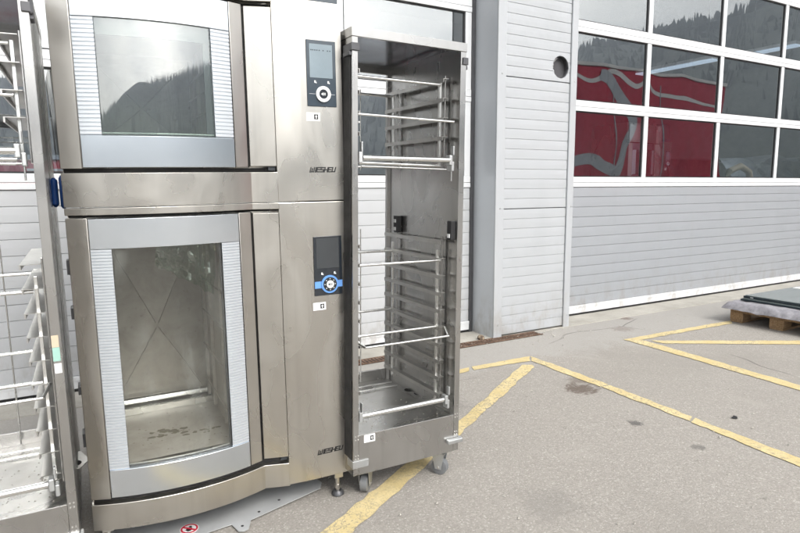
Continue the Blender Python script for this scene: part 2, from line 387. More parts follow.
# ------------------------------------------------------------------ hall building
hall = tag(empty('hall_building', (3.3, 4.4, 0)), 'grey industrial hall with white framed sectional doors and a slatted pier between them', 'building')
HX, HY = 3.3, 4.4
def hb(mb, name, mat, parent=hall, bevel=0):
    for i, v in enumerate(mb.v):
        mb.v[i] = (v[0]-HX, v[1]-HY, v[2])
    o = mb.build(name, mat, parent, bevel=bevel)
    return o
def slat_profile(z0, z1, n, y, depth=.007, gr=.006, back=.04):
    """closed outline (y,z) of a panel front with n slats parted by grooves"""
    p = []; h = (z1-z0)/n
    for i in range(n):
        a, b = z0+i*h, z0+(i+1)*h
        p += [(y+depth, a), (y, a+gr*.55), (y-.0012, (a+b)/2), (y, b-gr*.45)]
        if i == n-1: p.append((y+depth, b))
    p += [(y+back, z1), (y+back, z0)]
    return p
DY = 4.4
def sectional_door(x0, x1, mulls, panel_mat, rails, slats, name_parent):
    root = MB(); root.box(x0, x1, DY+.030, DY+.036, .02, .11)
    d = hb(root, 'sectional_door', 'black_seal', name_parent)
    mb = MB(); mb.prism(slat_profile(.113, 1.343, slats, DY, .007), x0, x1, 'x'); hb(mb, 'lower_panel', panel_mat, d)
    mb = MB(); mb.box(x0, x1, DY-.012, DY+.03, .03, .112); mb.box(x0, x1, DY-.016, DY-.0125, .082, .111)
    hb(mb, 'bottom_rail', 'frame_white', d, .003)
    mb = MB(); mb.box(x0, x1, DY, DY+.025, .0065, .03); hb(mb, 'bottom_seal', 'black_seal', d)
    for (a, b) in rails:
        mb = MB(); mid = a+(b-a)*.42
        mb.box(x0, x1, DY-.012, DY+.04, a, mid-.0015); mb.box(x0, x1, DY-.010, DY+.04, mid+.0015, b)
        hb(mb, 'rail', 'frame_white', d, .003)
    for (ra, rb) in zip(rails, rails[1:]):
        z0, z1 = ra[1], rb[0]
        for k, xm in enumerate(mulls):
            mb = MB(); mb.box(xm-.032, xm+.032, DY-.006, DY+.04, z0+.0005, z1-.0005); hb(mb, 'mullion', 'frame_white', d, .003)
        for xa, xb in zip(mulls, mulls[1:]):
            mb = MB(); a, b = xa+.032, xb-.032
            for (p0, p1, q0, q1) in ((a, a+.012, z0, z1), (b-.012, b, z0, z1), (a+.012, b-.012, z0, z0+.012), (a+.012, b-.012, z1-.012, z1)):
                mb.box(p0+.0004, p1-.0004, DY+.006, DY+.03, q0+.0006, q1-.0006)
            hb(mb, 'gasket', 'black_seal', d)
            mb = MB(); mb.box(a+.010, b-.010, DY+.016, DY+.022, z0+.010, z1-.010); hb(mb, 'window_pane', 'window_glass', d)
    return d
P_ = 1.298
RAILS = [(1.344, 1.444), (2.096, 2.20), (2.853, 2.962), (3.61, 3.715), (4.37, 4.47)]
sectional_door(4.255, 9.535, [4.29+.036, 5.624, 6.922, 8.220, 9.50], 'door_grey', RAILS, 12, hall)
sectional_door(-1.92, 3.265, [-1.89, -.594, .704, 2.002, 3.233], 'door_white', RAILS, 12, hall)
# dark jamb seal and side frame of the left door
mb = MB(); mb.box(3.266, 3.305, DY-.01, DY+.05, .006, 4.6); hb(mb, 'jamb_seal', 'dark_metal')
# pier between the doors: corner posts, slatted cladding in sections with a round hole, blue-grey side
pier = MB(); pier.box(3.345, 4.205, 4.155, 4.47, .0, 5.2); pier = hb(pier, 'pier', 'clad_side')
mb = MB(); mb.prism([(3.312, 4.10), (3.312, 4.41), (3.340, 4.41), (3.340, 4.12)], .002, 5.2, 'z'); hb(mb, 'side_cladding', 'clad_side', pier)
for a, b in ((3.308, 3.402), (4.160, 4.236)):
    mb = MB(); mb.box(a, b, 4.080, 4.098, .002, 5.2); hb(mb, 'corner_trim', 'clad_light', pier, .004)
    mb = MB()
    for z in (.12, 1.16, 2.3, 3.4): mb.ring((a+.05, z), 0, .006, 4.076, 4.0815, 8)
    hb(mb, 'rivets', 'zinc', pier)
mb = MB(); mb.box(4.206, 4.234, 4.099, 4.41, .002, 5.2); hb(mb, 'side_cladding', 'clad_light', pier)
HOLE = (4.045, 2.416, .098)
for (z0, z1, n) in ((.02, 1.150, 13), (1.156, 2.282, 13), (2.288, 3.41, 13), (3.416, 4.54, 13)):
    pr = MB(); pr.prism(slat_profile(z0, z1, n, 4.098, .005, .005, .02), 3.4025, 4.1595, 'x')
    o = hb(pr, 'cladding_section', 'clad_light', pier)
    if z0 < HOLE[1] < z1:
        cu = MB(); cu.ring((HOLE[0], HOLE[1]), 0, HOLE[2], 4.0, 4.2, 48); c = hb(cu, 'cutter', 'clad_light')
        md = o.modifiers.new('hole', 'BOOLEAN'); md.object = c; md.operation = 'DIFFERENCE'; md.solver = 'EXACT'
        bpy.context.view_layer.update()
        me = bpy.data.meshes.new_from_object(o.evaluated_get(bpy.context.evaluated_depsgraph_get()))
        o.modifiers.clear(); o.data = me; bpy.data.objects.remove(c, do_unlink=True)
mb = MB(); n = 40
a_ = [2*pi*k/n for k in range(n)]
vs_ = [(HOLE[0]+HOLE[2]*1.0*cos(t), 4.104, HOLE[1]+HOLE[2]*1.0*sin(t)) for t in a_]+[(HOLE[0]+HOLE[2]*cos(t), 4.151, HOLE[1]+HOLE[2]*sin(t)) for t in a_]
mb.add(vs_, [(k, (k+1) % n, n+(k+1) % n, n+k) for k in range(n)], True); mb.add(vs_[n:], [tuple(range(n))])
hb(mb, 'vent_duct', 'dark_metal', pier)
mb = MB(); rr = random.Random(5); gv = []
for i in range(9):
    for j in range(17):
        z = -.085+.17*j/16; w = sqrt(max(0, .092**2-z*z)); x = -w+.045*i/8*(.6+.4*rr.random())
        gv.append((HOLE[0]+x, 4.112+.025*(i/8)+rr.uniform(-.008, .008), HOLE[1]+z+rr.uniform(-.004, .004)))
mb.add(gv, [(i*17+j, i*17+j+1, (i+1)*17+j+1, (i+1)*17+j) for i in range(8) for j in range(16)]); hb(mb, 'foil_insulation', 'foil', pier)
# facade above and beside, roof, inner walls
for nm, b, mt in (('wall', (-7, 3.29, DY-.02, DY+.3, 4.602, 6), 'facade'), ('wall', (3.30, 4.24, DY+.072, DY+.3, 5.2, 6), 'facade'), ('wall', (4.245, 17, DY-.02, DY+.3, 4.602, 6), 'facade'),
                  ('wall', (-7, -1.93, DY-.02, DY+.3, 0, 4.60), 'facade'), ('wall', (9.54, 17, DY-.3, DY+.3, 0, 4.60), 'facade'),
                  ('inner_wall', (-7, 17, 14.7, 15, .006, 6), 'interior_wall'), ('inner_wall', (-7, -6.7, DY+.31, 14.69, .006, 6), 'interior_wall'), ('inner_wall', (16.7, 17, DY+.31, 14.69, .006, 6), 'interior_wall'),
                  ('roof', (-7.2, 17.2, DY-.2, 6.0, 6.003, 6.3), 'interior_wall'), ('roof', (-7.2, 17.2, 7.6, 15.2, 6.003, 6.3), 'interior_wall')):  # gap between roof halves added to let daylight onto the hall contents
    mb = MB(); mb.box(*b); hb(mb, nm, mt)

# ------------------------------------------------------------------ helper: swap tree labels
RO = ((0.99918315, 0.03831019, -0.01285969), (-0.03842395, 0.99922349, -0.00871857), (0.01251569, 0.00920557, 0.99987929))
RK = ((0.99994708, 0.0035415, 0.00965928), (-0.00347175, 0.99996785, -0.00722874), (-0.00968457, 0.00719482, 0.99992722))
P_OVEN = (0.945, 2.248, 0.0); P_RACK = (1.488, 2.164, 0.0); P_LRACK = (-0.067, 2.170, 0.0)
AC, AS, AR = -.585, -.033, .82
def arc(x): return AS+AR-sqrt(AR*AR-(x-AC)**2)
def fplan(x):            # fascia plan: bowed, then a flat return to the control column
    return arc(x) if x <= -.272 else arc(-.272)+(0.0-arc(-.272))*(x+.272)/(.272-.176)
def slab(x0, x1, z0, z1, off=0, th=.02, n=0, fn=arc):
    n = n or max(2, int((x1-x0)/.022)); xs = [x0+(x1-x0)*i/n for i in range(n+1)]
    if fn is fplan and x0 < -.272 < x1: xs = sorted(set([x for x in xs if abs(x+.272) > .008]+[-.272]))
    mb = MB(); k = len(xs); vs = []
    for (yo, z) in ((off, z0), (off, z1), (off+th, z1), (off+th, z0)): vs += [(x, fn(x)+yo, z) for x in xs]
    fs = []
    for i in range(k-1):
        for a in range(4):
            b = (a+1) % 4; fs.append((a*k+i, a*k+i+1, b*k+i+1, b*k+i))
    fs += [(0, k, 2*k, 3*k), (k-1, 4*k-1, 3*k-1, 2*k-1)]
    mb.add(vs, fs, True); return mb
def ribs(x0, x1, z0, z1, pitch, off):
    n = int(round((z1-z0)/pitch)); nx = 5; mb = MB(); xs = [x0+(x1-x0)*i/(nx-1) for i in range(nx)]
    prof = []
    for i in range(n):
        a = z0+(z1-z0)*i/n; h = (z1-z0)/n
        prof += [(.0, a+h*.12), (-.0045, a+h*.32), (-.0045, a+h*.85), (.0, a+h*.97)]
    vs = [(x, arc(x)+off+y, z) for (y, z) in prof for x in xs]; L = len(prof)
    mb.add(vs, [(i*nx+j, i*nx+j+1, (i+1)*nx+j+1, (i+1)*nx+j) for i in range(L-1) for j in range(nx-1)])
    return mb
GLY = {'W': [((0,1),(0,0)),((0,0),(.5,0)),((.5,.75),(.5,0)),((.5,0),(1,0)),((1,1),(1,0))], 'I': [((.2,1),(.2,0))],
       'E': [((0,1),(0,0)),((0,1),(.8,1)),((0,.5),(.7,.5)),((0,0),(.8,0))], 'S': [((.85,1),(0,1)),((0,1),(0,.5)),((0,.5),(.8,.5)),((.8,.5),(.8,0)),((.8,0),(0,0))],
       'H': [((0,1),(0,0)),((.8,1),(.8,0)),((0,.5),(.8,.5))], 'U': [((0,1),(0,0)),((0,0),(.8,0)),((.8,1),(.8,0))]}
def lettering(x, z, w, h, y):
    adv = {'W': 1.28, 'I': .52}; txt = 'WIESHEU'; tot = sum(adv.get(c, 1.08) for c in txt); u = w/tot; t = u*.15; mb = MB(); cx = 0
    for c in txt:
        for (a, b) in GLY[c]:
            pa = Vector((cx+a[0], a[1])); pb = Vector((cx+b[0], b[1]))
            A = Vector((x+pa.x*u, z+pa.y*h)); B = Vector((x+pb.x*u, z+pb.y*h)); d = (B-A).normalized(); s_ = Vector((-d.y, d.x))*t
            q4 = [A-d*t+s_, B+d*t+s_, B+d*t-s_, A-d*t-s_]
            q4 = [(p.x+(p.y-z)*.28, p.y) for p in q4]
            yy = y-.0002*random.random()
            mb.prism(q4, yy-.0006, y, 'y')
        cx += adv.get(c, 1.08)
    return mb
def dial_panel(root, x0, x1, z0, z1, style):
    """touch panel with lcd, two icons and a round dial"""
    w, h = x1-x0, z1-z0; F = -.004; X = lambda f: x0+w*f; Z = lambda f: z1-h*f
    mb = MB(); mb.box(x0, x1, F, -.0005, z0, z1); p = mb.build('control_panel', 'panel_navy' if style == 'grey' else 'panel_black', root, bevel=.002)
    lf, lt, lb = (.1, .06, .565) if style == 'grey' else (.09, .03, .535)
    mb = MB(); mb.box(X(lf), X(.88), F-.0012, F+.001, Z(lb), Z(lt)); mb.build('touch_screen', 'lcd_grey' if style == 'grey' else 'lcd_dark', p)
    mb = MB()
    for fx in (.27, .72):
        mb.box(X(fx)-.003, X(fx)+.003, F-.001, F, Z(.625)-.0045, Z(.625)+.0045)
        mb.box(X(fx)+.0035, X(fx)+.006, F-.001, F, Z(.625)-.006, Z(.625)-.001)
    mb.build('icon', 'dial_white', p)
    c = (X(.53), Z(.81)); r = w*.25
    if style == 'grey':
        mb = MB()
        for fx in (.14, .20, .27, .34, .42, .55, .7, .78): mb.box(X(fx), X(fx)+.005, F-.002, F-.0012, Z(.16), Z(.16)+.004)
        mb.build('screen_mark', 'panel_navy', p)
        mb = MB(); mb.box(X(.06), X(.94), F-.001, F, c[1]-.0008, c[1]+.0008); mb.build('panel_line', 'sticker_grey', p)
        mb = MB(); mb.ring(c, r*.6, r, F-.008, F); d = mb.build('dial', 'dial_white', p)
        mb = MB(); mb.ring(c, 0, r*.6, F-.006, F); mb.build('dial_cap', 'panel_black', p)
        gy, gm = F-.0072, 'dial_white'
    else:
        mb = MB(); mb.box(x0+.001, x1-.001, F-.0016, F, Z(.87), Z(.755)); mb.build('panel_band', 'band_blue', p)
        mb = MB(); mb.ring(c, r*.76, r*1.22, F-.006, F); mb.build('dial', 'band_blue', p)
        mb = MB(); mb.ring(c, 0, r*.96, F-.0072, F); mb.build('dial_rim', 'panel_black', p)
        mb = MB(); mb.ring(c, 0, r*.52, F-.0095, F); mb.build('dial_cap', 'dial_white', p)
        mb = MB()
        for k in range(8):
            a = k*pi/4; mb.ring((c[0]+r*.74*cos(a), c[1]+r*.74*sin(a)), 0, r*.07, F-.008, F-.007, 6)
        mb.build('dial_tick', 'dial_white', p)
        gy, gm = F-.0102, 'ink'
    mb = MB(); s_ = r*.2
    mb.prism([(c[0]-1.7*s_, c[1]), (c[0]-.3*s_, c[1]+s_), (c[0]-.3*s_, c[1]-s_)], gy, gy+.0008, 'y')
    for k in range(3): mb.box(c[0]+(.05+k*.55)*s_, c[0]+(.3+k*.55)*s_, gy, gy+.0008, c[1]-s_*.8, c[1]+s_*.8)
    mb.build('dial_symbol', gm, p)
def sticker(root, x0, x1, z0, z1, y):
    mb = MB(); mb.box(x0, x1, y-.0008, y+.0002, z0, z1); s = mb.build('sticker', 'sticker_white', root); w = x1-x0; h = z1-z0
    mb = MB(); mb.box(x0+w*.56, x0+w*.86, y-.0014, y-.0007, z0+h*.2, z0+h*.8); mb.build('sticker_mark', 'ink', s)
    mb = MB(); mb.prism([(x0+w*.62, z0+h*.5), (x0+w*.71, z0+h*.72), (x0+w*.80, z0+h*.5)], y-.002, y-.0013, 'y'); mb.box(x0+w*.68, x0+w*.74, y-.002, y-.0013, z0+h*.28, z0+h*.5); mb.build('sticker_arrow', 'sticker_white', s)
    mb = MB()
    for k in range(3): mb.box(x0+w*.12, x0+w*.42, y-.0012, y-.0007, z0+h*(.22+.22*k), z0+h*(.30+.22*k))
    mb.build('sticker_text', 'sticker_grey', s)

# ------------------------------------------------------------------ the two stacked ovens
def oven(root, zb, bz, ctop, door, upper):
    """zb fascia bottom, bz (fascia top), ctop control top; door = dict of z levels"""
    D = door
    # carcass: walls round the chamber
    mb = MB(); zt = D['body_top']; cb, ct = D['c0'], D['c1']
    mb.box(-.898, -.806, .060, .80, zb+.01, zt); mb.box(-.366, .097, .062, .80, zb+.01, zt)
    mb.box(-.8055, -.3665, .07, .80, zb+.012, cb-.004); mb.box(-.8055, -.3665, .07, .80, ct+.004, zt-.002); mb.box(-.8055, -.3665, .69, .798, cb-.0035, ct+.0035)
    mb.build('body', 'steel', root)
    # chamber liner
    mb = MB(); x0, x1, y0, y1 = -.802, -.370, .05, .672
    mb.add([(x0,y0,cb),(x1,y0,cb),(x1,y1,cb),(x0,y1,cb),(x0,y0,ct),(x1,y0,ct),(x1,y1,ct),(x0,y1,ct)], [(0,1,2,3),(4,7,6,5),(1,5,6,2),(0,3,7,4)])
    cx_, cz_ = (x0+x1)/2+.0, cb+(ct-cb)*.44; yb = y1
    mb.add([(x0,yb,cb),(x1,yb,cb),(x1,yb,ct),(x0,yb,ct),(cx_,yb-.016,cz_)], [(0,1,4),(1,2,4),(2,3,4),(3,0,4)])
    ch = mb.build('baking_chamber', 'chamber', root)
    mb = MB()
    for (px, pz) in ((x0, cb), (x1, cb), (x1, ct), (x0, ct)):
        a = Vector((px+(cx_-px)*.12, pz+(cz_-pz)*.12)); b = Vector((px+(cx_-px)*.97, pz+(cz_-pz)*.97)); d = (b-a).normalized(); nn = Vector((-d.y, d.x))*.0022
        ya, yc = yb-.016*.12, yb-.016*.97
        mb.add([(a.x+nn.x, ya-.001, a.y+nn.y), (b.x+nn.x, yc-.001, b.y+nn.y), (b.x-nn.x, yc-.001, b.y-nn.y), (a.x-nn.x, ya-.001, a.y-nn.y), (a.x, ya-.003, a.y), (b.x, yc-.003, b.y)], [(0, 1, 5, 4), (4, 5, 2, 3), (0, 4, 3), (1, 2, 5)])
    mb.build('pressed_cross', 'chamber', ch)
    mb = MB(); mb.box(x0+.001, x1-.001, .555, .671, cb+.001, cb+.012)
    mb.box(x0+.002, x1-.002, .545, .555, cb+.0012, cb+.028); mb.tube([(x0+.003, .64, cb+.035), (x1-.003, .64, cb+.035)], .016); mb.build('floor_rail', 'bright_bar', ch)
    mb = MB()
    for yy in (.12, .20, .44, .60): mb.box(x1-.016, x1-.001, yy, yy+.024, cb+.02, ct-.02)
    for zz in (.12, .32, .52, .70): mb.box(x1-.022, x1-.0165, .10, .62, cb+(ct-cb)*zz, cb+(ct-cb)*zz+.006)
    mb.box(x0+.001, x0+.014, .40, .44, cb+.02, ct-.02); mb.box(x0+.001, x0+.03, .58, .67, cb+.02, ct-.02)
    mb.build('hanging_rack', 'chamber', ch)
    if not upper:
        mb = MB(); rr = random.Random(4)
        for k in range(90):
            if k < 30: x, y, r0 = rr.gauss(-.60, .035), rr.gauss(.27, .02), rr.uniform(.004, .017)
            elif k < 46: x, y, r0 = rr.gauss(-.46, .025), rr.gauss(.22, .012), rr.uniform(.003, .012)
            else: x, y, r0 = rr.uniform(-.77, -.40), rr.uniform(.08, .5), rr.uniform(.0012, .005)
            n_ = 9; mb.add([(x+r0*rr.uniform(.6, 1.3)*cos(2*pi*i/n_), y+r0*rr.uniform(.5, 1.0)*sin(2*pi*i/n_), cb+.0009+.00001*k) for i in range(n_)], [tuple(range(n_))])
        tag(mb.build('burnt_crumbs', 'grime', ch), kind='stuff')
    # control column: flat front, narrow facet towards the door, return on the right
    mb = MB(); mb.prism([(-.1755, .010), (-.073, 0), (.0995, 0), (.0995, .061), (-.1755, .061)], zb, ctop, 'z'); c = mb.build('control_column', 'steel', root, bevel=.0022)
    # fascia below the door
    mb = slab(-.905, -.1765, zb, bz, 0, .03, fn=fplan); mb.build('fascia', 'steel', root, bevel=.0015)
    mb = slab(-.897, -.1775, bz+.0005, D['r0']-.003, .03, .02, fn=fplan); mb.build('door_gap', 'dark_gap', root)
    # door
    d0, d1 = D['r0'], D['r3']
    mb = slab(-.9045, -.8405, d0-.004, d1, .0, .03); dr = mb.build('door', 'steel', root, bevel=.0015)
    mb = slab(-.3305, -.2815, d0, d1, .002, .03); mb.build('door_stile', 'steel', dr, bevel=.0015)
    mb = slab(-.8375, -.3335, d0, D['r1'], .0, .022); mb.build('door_rail', 'satin', dr, bevel=.001)
    mb = slab(-.8375, -.3335, D['r2'], d1-.003, .0, .022); mb.build('door_rail', 'satin', dr, bevel=.001)
    for a, b in ((-.8375, -.7725), (-.4030, -.3335)):
        mb = slab(a, b, D['r1']+.0005, D['r2']-.0005, .007, .014); mb.build('rib_backing', 'satin', dr)
        mb = ribs(a+.0005, b-.0005, D['r1']+.001, D['r2']-.001, D['pitch'], .006); mb.build('ribbed_strip', 'rib', dr)
    mb = slab(-.7720, -.4035, D['r1']+.0005, D['r2']-.0005, .010, .006); mb.build('door_glass', 'oven_glass' if upper else 'dirty_glass', dr)
    z0, z1 = D['r1']+.0005, D['r2']-.0005
    mb = slab(-.8375, -.3335, D['r1']-.03, D['r1']+(.006), .022, .014)
    mb.v += []; mb.build('inner_frame', 'dark_metal', dr)
    if upper:
        mb = slab(-.771, -.404, z1-.052, z1, .019, .010); mb.build('inner_seal', 'dark_metal', dr); mb = slab(-.430, -.404, z0, z1-.0525, .019, .010); mb.build('inner_seal', 'dark_metal', dr)
    else:
        mb = slab(-.4115, -.404, z0, z1, .017, .008); mb.build('inner_seal', 'dark_metal', dr)
    mb = slab(-.771, -.405, z0+.008, z0+.012, .0185, .006); mb.build('seal_bead', 'bright_bar', dr)
    # plain panel between door and control column, dark slit beside it
    mb = MB(); xs = [-.272, -.1785]; mb.prism([(-.272, fplan(-.272)+.002), (-.1785, fplan(-.1785)+.002), (-.1785, .055), (-.272, .055)], d0+.004, d1-.004, 'z'); mb.build('side_panel', 'steel', root, bevel=.0015)
    mb = MB(); mb.box(-.283, -.2725, .048, .0585, d0, d1); mb.build('slit', 'black_seal', root)
    mb = MB(); mb.box(-.207, -.180, .018, .04, d0-.012, d0+.002); mb.build('door_latch', 'dark_plastic', root)
z_lo = dict(r0=.247, r1=.351, r2=1.154, r3=1.260, c0=.345, c1=1.19, body_top=1.268, pitch=.0108)
z_up = dict(r0=1.430, r1=1.5345, r2=1.9148, r3=2.0185, c0=1.52, c1=1.925, body_top=2.10, pitch=.0135)
lower = tag(empty('baking_oven', P_OVEN, RO), 'lower steel baking oven with blue ringed dial and dirty glass, standing on short feet', 'oven', 'stacked baking ovens')
upper = tag(empty('baking_oven', P_OVEN, RO), 'upper steel baking oven with grey touch screen, stacked on the lower oven', 'oven', 'stacked baking ovens')
oven(lower, .1225, .2225, 1.2935, z_lo, False)
mb = slab(-.905, -.1765, 1.270, 1.294, .0, .05, fn=fplan); mb.build('top_trim', 'steel', lower, bevel=.0015)
mb = slab(-.897, -.178, 1.2612, 1.2695, .032, .02, fn=fplan); mb.build('door_gap', 'dark_gap', lower)
oven(upper, 1.2975, 1.4115, 2.055, z_up, True)
dial_panel(upper, -.0475, .073, 1.6635, 1.9125, 'grey'); dial_panel(lower, -.0435, .078, .9115, 1.1545, 'blue')
sticker(upper, -.0535, .0025, 1.608, 1.640, 0); sticker(lower, -.0515, .0035, .852, .884, 0)
lettering(-.046, 1.4115, .108, .0165, -.0004).build('lettering', 'ink', upper); lettering(-.051, .2305, .112, .0165, -.0004).build('lettering', 'ink', lower)
q = Mat('clear_film'); q.t.nodes.remove(q.b)
fr_ = q.n('ShaderNodeFresnel', {'IOR': 2.1, 'Normal': q.bump(q.noise(26, 4, .6, dist=1.5), 1, .03)})
q.t.links.new(q.n('ShaderNodeMixShader', {0: fr_.outputs[0], 1: q.n('ShaderNodeBsdfTransparent', {'Color': (.78, .90, .82, 1)}).outputs[0], 2: q.n('ShaderNodeBsdfGlossy', {'Color': (.85, .97, .9, 1), 'Roughness': .12}).outputs[0]}).outputs[0], q.out.inputs['Surface']); M['film'] = q.m
fm_ = MB(); gv = []; rr = random.Random(9)
for i in range(23):
    for j in range(17):
        u, v = i/22, j/16; x = -.62+.215*u; z = 1.175-.25*v*(.45+.55*u)
        gv.append((x, .085+.10*v+.03*noise.noise((u*5, v*4, 1))+.03*noise.noise((u*13, v*11, 6)), z+.02*noise.noise((u*9, v*9, 3))))
fm_.add(gv, [(i*17+j, i*17+j+1, (i+1)*17+j+1, (i+1)*17+j) for i in range(22) for j in range(16)], False)
film = fm_.build('plastic_film', 'film'); mm = Matrix(RO).to_4x4(); mm.translation = P_OVEN; film.matrix_world = mm
tag(film, 'crumpled clear greenish plastic film hanging inside the lower oven behind its glass', 'plastic film')
# hood above the upper oven
mb = MB(); mb.box(-.90, -.178, .075, .80, 2.102, 2.34); mb.build('hood', 'steel', upper, bevel=.002)
mb = slab(-.905, -.1765, 2.030, 2.30, -.01, .03, fn=fplan); mb.build('hood_front', 'steel', upper, bevel=.002)
mb = slab(-.897, -.178, 2.0195, 2.0295, .03, .02, fn=fplan); mb.build('door_gap', 'black_seal', upper)
mb = MB(); mb.box(-.1755, .0995, .05, .80, 2.10, 2.34); mb.build('hood_side', 'dark_plastic', upper)
mb = MB(); mb.box(-.17, .095, .02, .06, 2.056, 2.0995); mb.build('hood_slot', 'panel_navy', upper)
mb = MB(); mb.tube([(-.906, .10, 1.405), (-.906, .10, 1.395), (-.906, .10, 1.30), (-.906, .10, 1.292)], [.004, .009, .009, .004], 12); mb.build('blue_bumper', 'blue_plastic', upper)
# feet
for x, y in ((.052, .05), (.052, .70), (-.86, .09), (-.86, .70)):
    mb = MB(); mb.box(x-.02, x+.02, y-.02, y+.02, .085, .1320); ft = mb.build('foot', 'steel', lower, bevel=.002)
    mb = MB(); mb.tube([(x, y, .0855), (x, y, .02)], .0105, 12); mb.tube([(x, y, .05), (x, y, .034)], .015, 6); mb.build('foot_screw', 'steel', ft)
    zz = .0005 - .0125*x*.0
    mb = MB(); mb.tube([(x, y, .022), (x, y, .012), (x, y, .004-.0128*(x))], [.018, .026, .028], 18); mb.build('foot_pad', 'dark_metal', ft)
for z_, zh in ((.42, .05), (.62, .03), (.90, .04), (1.06, .05)):
    mb = MB(); mb.box(-.915, -.8985, .10, .16, z_, z_+zh); mb.build('side_clip', 'dark_metal', lower)

# ------------------------------------------------------------------ tall wheeled rack (built once, copied)
def make_rack():
    root = tag(empty('rolling_rack', P_RACK, RK), 'tall open stainless steel rack on castors right of the stacked ovens', 'rack', 'tall steel racks on castors')
    x0, x1, yb, zb, zt = -.475, .065, .66, .131, 1.957
    Pt = lambda mb, nm, mt, par=root, bv=.0012: mb.build(nm, mt, par, bevel=bv)
    # side panels: sheet with front and back returns
    for nm, a, b, fa, fb in (('side_panel', x0, x0+.010, x0+.010, x0+.025), ('side_panel', x1-.022, x1, x1-.028, x1-.022)):
        mb = MB()
        if a == x0: mb.prism([(a, 0), (fb, 0), (fb, .012), (b, .012), (b, yb-.012), (fb, yb-.012), (fb, yb), (a, yb)], zb+.001, zt-.036, 'z')
        else: mb.prism([(fa, 0), (b, 0), (b, yb), (fa-.008, yb), (fa-.008, yb-.02), (a, yb-.03), (a, .010), (fa, .010)], zb+.001, zt-.036, 'z')
        Pt(mb, nm, 'rack_steel')
    mb = MB(); mb.box(x0+.0255, x1-.0365, yb-.012, yb, zb, .352); Pt(mb, 'rear_lip', 'rack_steel')
    mb = MB(); mb.box(x0-.002, x1+.002, -.0025, .012, zt-.0355, zt); mb.box(x0-.002, x0+.008, .0122, yb, zt-.0355, zt-.0002); mb.box(x1-.008, x1+.002, .0122, yb, zt-.0355, zt-.0002)
    mb.box(x0+.0082, x1-.0082, yb-.012, yb+.0005, zt-.0355, zt-.0002); Pt(mb, 'top_frame', 'rack_steel')
    mb = MB(); mb.box(x0+.0083, x1-.0083, .0123, yb-.0122, zt-.008, zt-.003); Pt(mb, 'top_sheet', 'shaded_sheet')
    mb = MB(); mb.box(x0-.004, x0-.0006, .014, yb-.012, zb+.07, zt-.1); Pt(mb, 'side_cover', 'dark_gap')
    mb = MB(); mb.box(x0+.0255, x1-.0285, .0005, .012, zb, .308); Pt(mb, 'base_front', 'rack_steel')
    mb = MB(); mb.box(x0+.0105, x1-.0225, .0125, yb-.0125, .288, .294); Pt(mb, 'base_tray', 'rack_tray')
    mb = MB(); mb.box(x0+.0105, x1-.0225, .014, yb-.014, zb+.004, zb+.010); Pt(mb, 'underside', 'rack_steel')
    # rivets by the base corners
    mb = MB()
    for z in (.305, .29, .205, .219):
        for x in (-.464, -.452, .045, .056): mb.ring((x, z+.0 if x < 0 else z+.004), 0, .0028, -.0016, .0005, 8)
    Pt(mb, 'rivets', 'bright_bar', bv=0)
    # corner straps top, plates bottom
    for xa, xb in ((x0-.006, x0+.030), (x1-.020, x1+.006)):
        mb = MB(); mb.box(xa, xb, -.0075, -.0005, 1.868, 1.897); s = -1 if xa < x0 else 1
        xs = (x0-.0065, x0-.0005) if s < 0 else (x1+.0005, x1+.0065); mb.box(xs[0], xs[1], -.0074, .07, 1.867, 1.896)
        mb.box(min(xs)-.004, max(xs)+.004, .004, .064, 1.850, 1.8665); Pt(mb, 'corner_bumper', 'dark_metal', bv=.002)
    mb = MB(); mb.box(x0-.004, -.406, -.006, -.0005, .166, .198)
    mb.box(x0-.0045, x0-.0005, -.0058, .05, .1665, .1975); Pt(mb, 'corner_plate', 'zinc')
    mb = MB(); mb.box(-.004, x1+.012, -.022, -.0005, .176, .197); mb.box(x1+.0005, x1+.0118, -.0004, .03, .177, .196); Pt(mb, 'bumper', 'zinc', bv=.004)
    # castors
    for x, y, a in ((-.365, .10, -.75), (.002, .075, .6), (-.39, .56, .2), (.0, .58, .1)):
        mb = MB(); mb.box(x-.045, x+.045, y-.04, y+.04, .1255, .1305); mb.tube([(x, y, .1255), (x, y, .108)], .022, 14)
        ca = mb.build('castor', 'zinc', root)
        ca2 = MB(); ox, oy = .012*sin(a), -.012*cos(a)
        dx, dy = cos(a), sin(a)
        def W(u, v, z): return (x+ox+u*dx-v*dy, y+oy+u*dy+v*dx, z)
        for s in (-1, 1):
            pts = [(-.028, .108), (.034, .108), (.016, .030), (-.014, .030)]
            vs = [W(s*.021, p[0], p[1]) for p in pts]+[W(s*.0245, p[0], p[1]) for p in pts]
            ca2.add(vs, [(0,1,2,3), (4,7,6,5), (0,4,5,1), (1,5,6,2), (2,6,7,3), (3,7,4,0)])
        vs = [W(u, v, z) for z in (.1055, .109) for (u, v) in ((-.024, -.03), (.024, -.03), (.024, .022), (-.024, .022))]
        ca2.add(vs, [(0,1,2,3), (4,7,6,5), (0,4,5,1), (1,5,6,2), (2,6,7,3), (3,7,4,0)])
        ca2.build('castor_fork', 'zinc', ca)
        g0 = .0097*x-.0072*y+.0009
        w = MB(); zc = .0385; w.tube([W(u, 0, zc) for u in (-.0165, -.015, .015, .0165)], [.033, .038, .038, .033], 28); w.build('wheel', 'wheel_grey', ca)
        w = MB(); w.tube([W(u, 0, zc) for u in (-.0255, .0255)], .007, 10); w.build('wheel_bolt', 'bright_bar', ca)
